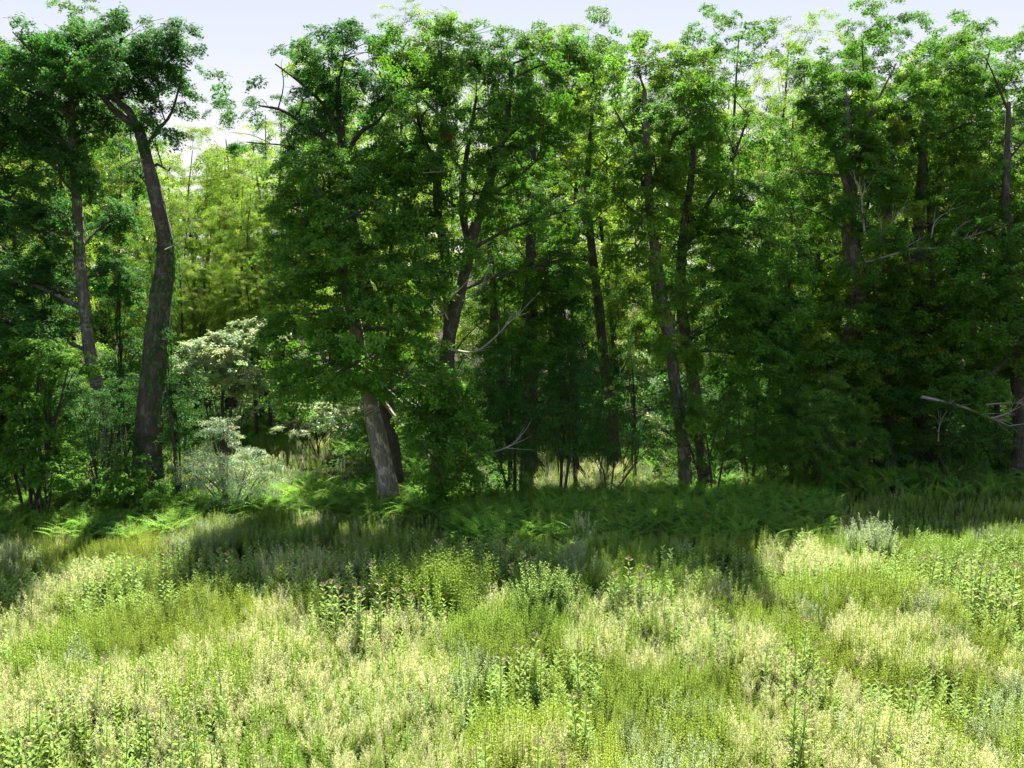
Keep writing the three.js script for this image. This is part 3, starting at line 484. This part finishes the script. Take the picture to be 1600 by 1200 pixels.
{
  const R = rand(77), A = [[], [], [], []], B = [[], []];
  // back rows: free of the sunny gaps on the ground, tops a little uneven
  for (let d = 30.5; d < 47; d += 3.6) for (let x = -d * 0.7 - 3; x < d * 0.7 + 3; x += 3.1) {
    const X = x + (R() - 0.5) * 2, D = d + (R() - 0.5) * 2.4;
    const u0 = 800 + X / D * FOCAL, gapX = (u0 > 235 && u0 < 450 && D < 50) || (X > -13 - (D - 30) * 0.1 && X < -5.5 && (D < 35.5 || D > 43)) || (X > -10.4 && X < -5.5 && D < 41.5), mid = X > -3 && X < 8 && D < 40.5, u = 800 + X / D * FOCAL;
    if (gapX || mid || R() < 0.3) continue;
    const top = EYE + (440 - (u > 235 && u < 400 ? 205 + 45 * R() : 40 + 160 * R())) / FOCAL * D, k = Math.floor(R() * 3);
    A[k].push([X, D, Math.min(1.25, top / 16), R() * 6.28]);
  }
  for (const [D, y0] of [[35.2, 385], [37.2, 325], [39.4, 270], [42, 220]]) for (let u = 246; u < 445; u += 48) { const U = u + 30 * R(), D1 = D + R() - 0.5; A[3].push([(U - 800) / FOCAL * D1, D1, (EYE + (440 - y0 - 34 * R()) / FOCAL * D1) / 13, R() * 6.28]); }
  for (let d = 27.5; d < 46; d += 3.4) for (let x = -d * 0.68; x < d * 0.68; x += 2.7) {
    const X = x + (R() - 0.5) * 3, D = d + (R() - 0.5) * 2.6;
    if ((X > -12.5 && X < -5.8 && D < (X > -10.2 ? 36 : 30)) || (X > -0.6 && X < 5.6 && D < 34) || R() < 0.25) continue;
    B[Math.floor(R() * 2)].push([X, D, 0.7 + 0.6 * R(), R() * 6.28]);
  }
  scatter(woodTree('wood_tree', 1, 16, M.yellow, BOUGH.fine, 'slender yellow-green maple standing back in the wood behind the edge trees', WOOD), A[0]);
  scatter(woodTree('wood_tree', 2, 16, M.maple, BOUGH.maple, 'slender mid-green maple standing back in the wood behind the edge trees', WOOD, 'tree', 0.18, 2.8, 0.6), A[1]);
  scatter(woodTree('wood_tree', 3, 16, M.yellow, BOUGH.maple, 'slender open-crowned maple standing back in the wood behind the edge trees', WOOD, 'tree', 0.25, 2), A[2]);
  scatter(woodTree('bright_maple', 7, 13, M.yellow, BOUGH.fine, 'yellow-green backlit maple in the sunny gap right of the bent trunk', 'backlit maples in the sunny gap', 'tree', 0.3, 2.2, 0.5), A[3]);
  scatter(woodTree('wood_sapling', 4, 4.2, M.maple, BOUGH.loose, 'light green leafy sapling in the shade under the trees', SAP, 'sapling', 0.25, 1.3), B[0]);
  scatter(woodTree('wood_sapling', 5, 3.4, M.dark, BOUGH.loose, 'dark green leafy sapling in the shade under the trees', SAP, 'sapling', 0.2, 1.5), B[1]);
}
{ // far wood that reads as one mass
  const R = rand(91), boughs = [], trunks = [], g = new THREE.Group(); g.name = 'distant_woodland'; scene.add(g);
  tag(g, 'far part of the wood, a mass of yellow-green leaves between the trunks', 'woodland', null, 'stuff');
  for (let d = 53; d < 72; d += 4) for (let x = -d * 0.72 - 4; x < d * 0.72 + 4; x += 4) {
    const X = x + (R() - 0.5) * 3, D = d + (R() - 0.5) * 3, b = onGround(X, D), H = EYE + (440 - (Math.abs(800 + X / D * FOCAL - 320) < 85 ? 225 + 60 * R() : 150 + 110 * R())) / FOCAL * D - b.y;
    trunks.push(limbGeometry([b, V(b.x + R() - 0.5, b.y + H * 0.5, b.z), V(b.x + R() - 0.5, b.y + H, b.z)], [0.22, 0.16, 0.03], 5, 2, 0.1, 1));
    for (let k = 0; k < 12; k++) { const t = 0.12 + 0.86 * (k + R()) / 12, a = R() * 6.28, q = 2.4 * (1.1 - 0.6 * t) * R(); fillMass(boughs, V(b.x + Math.cos(a) * q, b.y + H * t, b.z + Math.sin(a) * q), V(1.4, 0.8, 1.4), R, 0.55, null, 1.5); }
  }
  part('trunks', mergeGeometries(trunks), M.darkBark, g).userData.kind = 'stuff';
  crownParts('foliage', boughs, BOUGH.far, M.yellow, g);
}

// ---------------------------------------------------------------- meadow plants
const stemTone = [0.7, 0.75, 0.7];
function goldenrod(seed, n = 6, spread = 0.16, H = 0.85, leafLen = 0.078, per = 30, outline = OUT.slim, bend = 0.12) {
  const R = rand(seed), L = new Leaves();
  for (let s = 0; s < n; s++) {
    const a = V((R() - 0.5) * 2 * spread, 0, (R() - 0.5) * 2 * spread), h = H * (0.7 + 0.45 * R()), e = a.clone().add(V((R() - 0.5) * 2 * bend, h, (R() - 0.5) * 2 * bend));
    L.bar(a, e, 0.005, stemTone);
    for (let k = 0; k < per; k++) {
      const t = 0.25 + 0.75 * (k + R()) / per, p = V().lerpVectors(a, e, t), q = k * 2.4 + R(), up = 0.35 + 0.8 * t * R(), dir = V(Math.cos(q), up, Math.sin(q)).normalize();
      L.leaf(p, dir, V(-Math.cos(q) * 0.5 + (R() - 0.5), 1, -Math.sin(q) * 0.5 + (R() - 0.5)).normalize(), leafLen * (1.1 - 0.55 * t) * (0.8 + 0.5 * R()), outline, tone(R, 0.35));
    }
  }
  return L.build();
}
function plumeGrass(seed, n = 8, H = 1) {
  const R = rand(seed), L = new Leaves();
  for (let s = 0; s < n; s++) {
    const a = V((R() - 0.5) * 0.26, 0, (R() - 0.5) * 0.26), q = R() * 6.28, h = H * (0.75 + 0.4 * R()), lean = 0.1 + 0.16 * R();
    const P = (t) => V(a.x + Math.cos(q) * lean * t * t, h * t, a.z + Math.sin(q) * lean * t * t);
    L.bar(P(0), P(0.6), 0.003, [0.5, 0.7, 0.3]); L.bar(P(0.6), P(1), 0.003, [0.8, 0.85, 0.6]);
    for (let k = 0; k < 60; k++) { const t = 0.58 + 0.44 * (k + R()) / 60, b = R() * 6.28, w = 0.055 * Math.sin(Math.PI * Math.min(1, (t - 0.6) / 0.42)), p = P(t).add(V(Math.cos(b) * w * R(), 0, Math.sin(b) * w * R())); L.leaf(p, V(Math.cos(b) * 0.6, 1 - R() * 0.5, Math.sin(b) * 0.6).normalize(), V(R() - 0.5, R() - 0.5, R() - 0.5).normalize(), 0.022 + 0.022 * R(), OUT.slim2, tone(R, 0.3)); }
    for (let k = 0; k < 3; k++) { const b = R() * 6.28, t = 0.1 + 0.35 * R(); L.blade(P(t), V(Math.cos(b) * 0.55, 1, Math.sin(b) * 0.55).normalize(), V(-Math.cos(b), 0.6, -Math.sin(b)).normalize(), 0.34, 0.005, [0.34, 0.6, 0.2], 0.35); }
  }
  return L.build();
}
function grassTuft(seed, n = 60, H = 0.6) {
  const R = rand(seed), L = new Leaves();
  for (let s = 0; s < n; s++) { const b = R() * 6.28, p = V((R() - 0.5) * 0.4, 0, (R() - 0.5) * 0.4), o = 0.05 + 0.3 * R(); L.blade(p, V(Math.cos(b) * o, 1, Math.sin(b) * o).normalize(), V(-Math.cos(b), o, -Math.sin(b)).normalize(), H * (0.6 + 0.6 * R()), 0.0045, tone(R, 0.4), 0.3); }
  return L.build();
}
function fern(seed, n = 8, H = 0.55) {
  const R = rand(seed), L = new Leaves();
  for (let s = 0; s < n; s++) {
    const a = s / n * 6.28 + R(), len = H * (0.8 + 0.5 * R()), c = Math.cos(a), z = Math.sin(a), k0 = tone(R, 0.3), P = (t) => V(c * len * 0.75 * t * t + c * 0.12 * t, len * (1.25 * t - 0.5 * t * t), z * len * 0.75 * t * t + z * 0.12 * t);
    for (let k = 0; k < 16; k++) { const t = 0.2 + 0.8 * k / 16, p = P(t), w = 0.2 * len * 2 * Math.pow(1 - t, 0.7) * 0.7 + 0.015; for (const sg of [-1, 1]) L.leaf(p, V(-z * sg + c * 0.5, 0.1, c * sg + z * 0.5).normalize(), V(-c * 0.4, 1, -z * 0.4).normalize(), w, [[0, 0], [0.35, -0.17], [1, 0], [0.35, 0.17]], k0); }
  }
  return L.build();
}
function milkweedLeaves(seed, H) {
  const R = rand(seed), L = new Leaves(), q0 = R() * 3;
  for (let k = 0; k < 11; k++) for (const sg of [0, 1]) { const t = 0.25 + 0.73 * k / 11, a = q0 + (k % 2) * 1.57 + sg * 3.14 + (R() - 0.5) * 0.4; L.leaf(V(0, H * t, 0), V(Math.cos(a), 0.55 + 0.4 * t, Math.sin(a)).normalize(), V(-Math.cos(a) * 0.7, 1, -Math.sin(a) * 0.7).normalize(), 0.125 * (1.15 - 0.5 * t) * (0.85 + 0.3 * R()), OUT.broad, tone(R, 0.25), 0.3, 0.2); }
  return L.build();
}
function flowerHead(seed, H) {
  const R = rand(seed), L = new Leaves();
  for (let h = 0; h < 3; h++) { const c = V((R() - 0.5) * 0.12, H * (0.9 + 0.1 * R()), (R() - 0.5) * 0.12); for (let k = 0; k < 22; k++) { const v = V(R() - 0.5, R() - 0.4, R() - 0.5).normalize(); L.leaf(c.clone().addScaledVector(v, 0.022), v, V(R() - 0.5, R() - 0.5, R() - 0.5).normalize(), 0.02, OUT.tiny, tone(R, 0.4)); } }
  return L.build();
}
function herb(seed) {
  const R = rand(seed), L = new Leaves();
  for (let k = 0; k < 26; k++) { const a = R() * 6.28, r = 0.22 * Math.sqrt(R()); L.leaf(V(Math.cos(a) * r, 0.06 + 0.22 * R(), Math.sin(a) * r), V(Math.cos(a), 0.2, Math.sin(a)).normalize(), V((R() - 0.5), 1, (R() - 0.5)).normalize(), 0.06 + 0.06 * R(), OUT.oval, tone(R, 0.4)); }
  return L.build();
}
const bushy = (seed) => goldenrod(seed, 6, 0.17, 0.8, 0.055, 44, OUT.oval, 0.2);
const KINDS = {
  goldenrod: { geos: [goldenrod(1), goldenrod(2), goldenrod(3, 7, 0.18, 0.75)], mat: M.goldenrod, label: 'leafy green goldenrod stems all through the meadow', category: 'goldenrod' },
  pale_plume_grass: { geos: [plumeGrass(4), plumeGrass(5), plumeGrass(6, 10, 0.85)], mat: M.plume, label: 'cream seed plumes of tall grass in the sunny meadow', category: 'grass' },
  meadowsweet: { geos: [bushy(7), bushy(8)], mat: M.silver, label: 'silvery small-leaved meadowsweet clumps in the meadow', category: 'meadowsweet' },
  meadow_grass: { geos: [grassTuft(9), grassTuft(10), grassTuft(11, 20, 0.8)], mat: M.grass, label: 'green grass blades between the meadow plants', category: 'grass' },
  leafy_plants: { geos: [milkweedLeaves(61, 0.75), milkweedLeaves(62, 0.9), milkweedLeaves(63, 0.65)], mat: M.milkweed, label: 'broad-leaved stems without flowers between the grass plumes', category: 'plants' },
  fern: { geos: [fern(12), fern(13), fern(14, 7, 0.65)], mat: M.fern, label: 'green ferns in the shade along the foot of the wood', category: 'ferns' },
  ground_herbs: { geos: [herb(15), herb(16)], mat: M.maple, label: 'low leafy herbs over the floor of the wood', category: 'herbs' },
};
{
  const lists = {}; for (const k in KINDS) lists[k] = [];
  const R = rand(2024), put = (kind, x, d, s, k = 1, r = 1, b = 1) => { const m = new THREE.Matrix4().makeRotationFromEuler(new THREE.Euler((R() - 0.5) * 0.3, R() * 6.28, (R() - 0.5) * 0.3)); m.scale(V(s * (0.9 + 0.2 * R()), s, s * (0.9 + 0.2 * R()))); m.setPosition(V(x, groundY(x, d) - 0.03, -d)); lists[kind].push({ m, k, r, b }); };
  for (let d = 6.5; d < 40; d += d < 25 ? 0.13 : 0.3) {
    const half = d * 0.66 + 2.5;
    for (let x = -half; x < half; x += d < 25 ? 0.13 : 0.3) {
      const X = x + (R() - 0.5) * 0.17, D = d + (R() - 0.5) * 0.17, u = R();
      const edge = 22.6 + 2.4 * THREE.MathUtils.smoothstep(X, 5, 12) + 1.2 * (fbm(X * 0.3, 4, 41) - 0.5), k = 0.75 + 0.5 * fbm(X * 0.6, D * 0.6, 45) + 0.2 * (R() - 0.5);
      const hgt = 0.9 * (0.5 + 0.8 * fbm(X * 0.75, D * 0.75, 46)) * (1 - 0.3 * THREE.MathUtils.smoothstep(D, 18.5, 21));
      if (D > edge + 3) { if (sunlit(X, D) && D < 34 && u < 0.9) put(u < 0.55 ? 'goldenrod' : u < 0.8 ? 'meadowsweet' : 'pale_plume_grass', X, D, 0.5 + 0.35 * R(), 1.05); else if (u < 0.5) put('ground_herbs', X, D, 0.8 + 0.7 * R(), k); else if (u < 0.62) put('goldenrod', X, D, 0.4 + 0.5 * R(), k); else if (u < 0.75) put('fern', X, D, 0.8 + 0.4 * R(), k); continue; }
      const fernish = THREE.MathUtils.smoothstep(D + 1.4 * (fbm(X * 0.5, D * 0.5, 42) - 0.5) + (X > -1.5 && X < 9 ? 0.9 : X < -9 ? 0.6 : -1.2), edge - (X > -1.5 && X < 10 ? 2.4 : 1.6), edge - 0.4);
      if (R() < fernish * 0.85) { if (u < 0.62) put('fern', X, D, 0.7 + 0.65 * R(), k * (0.75 + 0.5 * R()), 0.8 + 0.6 * R()); else if (u < 0.7) put('goldenrod', X, D, 0.7 + 0.4 * R(), k); else if (u < 0.85) put('ground_herbs', X, D, 1, k); continue; }
      const pl = fbm(X * 0.42 + 3, D * 0.5, 43) + 0.1 * (D < 16 ? 1 : 0) - 0.05 * (X < -8 ? 1 : 0), sv = fbm(X * 0.5, D * 0.6, 44), gr = fbm(X * 0.35 + 8, D * 0.4, 47);
      const mw = fbm(X * 0.4, D * 0.4, 71);
      if (u < 0.32 && pl > 0.555 + 0.07 * THREE.MathUtils.smoothstep(D, 16.5, 19) * (X > 5 && D < 20.5 ? 0.3 : 1) + 0.1 * THREE.MathUtils.smoothstep(D, 18.5, 20)) put('pale_plume_grass', X, D, hgt * (0.72 + 0.26 * R()), 0.8 + 0.35 * R());
      else if (u < 0.3 + 0.3 * (D < 19 ? 1 : 0.3) && mw > 0.46) put('leafy_plants', X, D, hgt * (0.85 + 0.35 * R()), k);
      else if (u < 0.42 && sv > 0.56) put('meadowsweet', X, D, hgt * (0.85 + 0.3 * R()), k);
      else if (u < 0.75) put('goldenrod', X, D, hgt * (0.75 + 0.5 * R()), k, 0.85 + 0.35 * gr);
      else if (u < 0.92) put('meadow_grass', X, D, hgt * (0.9 + 0.4 * R()), k, 0.85 + 0.5 * gr);
    }
  }
  for (let d = 40; d < 58; d += 0.7) for (let x = -d * 0.68; x < d * 0.68; x += 0.7) put('ground_herbs', x + R() - 0.5, d + R() - 0.5, 2 + R(), 0.7 + 0.4 * R());
  for (const k in KINDS) {
    const K = KINDS[k], g = new THREE.Group(); g.name = k; scene.add(g); tag(g, K.label, K.category, null, 'stuff');
    crownParts('plants', lists[k], K.geos, K.mat, g);
  }
  console.log(Object.entries(lists).map(([k, v]) => k + ' ' + v.length).join(', '));
}
// plants of the meadow that stand out one by one
function clump(name, label, category, x, y, d, r, n, geos, mat, s, dome = 0, group) {
  const R = rand(x * 7 + y), p = at(x, y, d), base = onGround(p.x, d), g = thing(name, base, label, category, group), list = [];
  for (let k = 0; k < n; k++) { const a = R() * 6.28, q = Math.sqrt(R()), m = new THREE.Matrix4().makeRotationFromEuler(new THREE.Euler((Math.sin(a) * q * 0.35), R() * 6.28, -Math.cos(a) * q * 0.35)); const sc = s * (0.8 + 0.35 * R()) * (1 - dome * q * q); m.scale(V(sc, sc, sc)); m.setPosition(V(Math.cos(a) * q * r, 0, Math.sin(a) * q * r)); list.push({ m, k: 0.85 + 0.3 * R() }); }
  crownParts('stems', list, geos, mat, g);
}
clump('rounded_bush', 'rounded pale green bush standing up at the shadow edge right of centre', 'bush', 852, 930, 15.6, 0.5, 60, [bushy(21), bushy(22)], M.milkweed, 1.4, 0.45);
clump('goldenrod_stand', 'tall yellow-green goldenrod stand rising into the shade, wider of the two left of centre', 'goldenrod', 700, 905, 15.9, 0.75, 60, KINDS.goldenrod.geos, M.goldenrod, 1.55, 0.2);
clump('goldenrod_stand', 'smaller yellow-green goldenrod tuft rising at the shadow edge, left of the wide stand', 'goldenrod', 615, 905, 16, 0.35, 24, KINDS.goldenrod.geos, M.goldenrod, 1.45, 0.2);
clump('meadowsweet_clump', 'grey silvery clump in the shadow above the rounded bush', 'meadowsweet', 903, 890, 17.3, 0.45, 26, [bushy(23), plumeGrass(24)], M.silver, 1.05, 0.2);
clump('pale_bush', 'pale cream-green bush catching sun at the top of the bright meadow at right', 'bush', 1365, 830, 19.6, 0.55, 36, [bushy(25), bushy(26)], M.silver, 1.25, 0.35);
clump('dry_tuft', 'tan dry grass tuft in the shaded meadow above the silvery clump', 'grass', 915, 815, 20.8, 0.5, 20, [plumeGrass(27)], M.plume, 0.75, 0.3);
{ // milkweed: one built, the others copies of four
  const R = rand(555), protos = [1, 2, 3, 4].map((s) => {
    const g = new THREE.Group(), H = 0.8 + 0.08 * s;
    g.name = 'milkweed'; tag(g, 'single milkweed plant with broad leaves and dusky pink flower heads in the sunny meadow', 'milkweed', 'milkweed plants scattered over the near meadow');
    part('stem', limbGeometry([V(0, -0.05, 0), V(0.02, H * 0.5, 0.01), V(0, H, 0)], [0.008, 0.007, 0.004], 5, 0.3, 0.02, s), M.stem, g);
    part('leaves', milkweedLeaves(s + 40, H), M.milkweed, g).userData.kind = 'stuff';
    part('flower_head', flowerHead(s + 50, H), M.flower, g).userData.kind = 'stuff';
    return g;
  });
  let i = 0;
  for (let k = 0; k < 900 && i < 230; k++) {
    const d = 9.5 + 8 * Math.pow(R(), 0.8), x = (R() * 2 - 1) * (d * 0.64 + 0.3);
    if (fbm(x * 0.4, d * 0.4, 71) < 0.45 + 0.025 * (d - 10) || d > 18) continue;
    const o = i < 4 ? protos[i] : protos[i % 4].clone(); if (i >= 4) o.userData = { ...o.userData };
    o.name = numbered('milkweed'); o.position.copy(onGround(x, d)); o.rotation.set((R() - 0.5) * 0.2, R() * 6.28, (R() - 0.5) * 0.2); o.scale.setScalar(0.85 + 0.4 * R()); scene.add(o); i++;
  }
}

renderer.render(scene, camera);
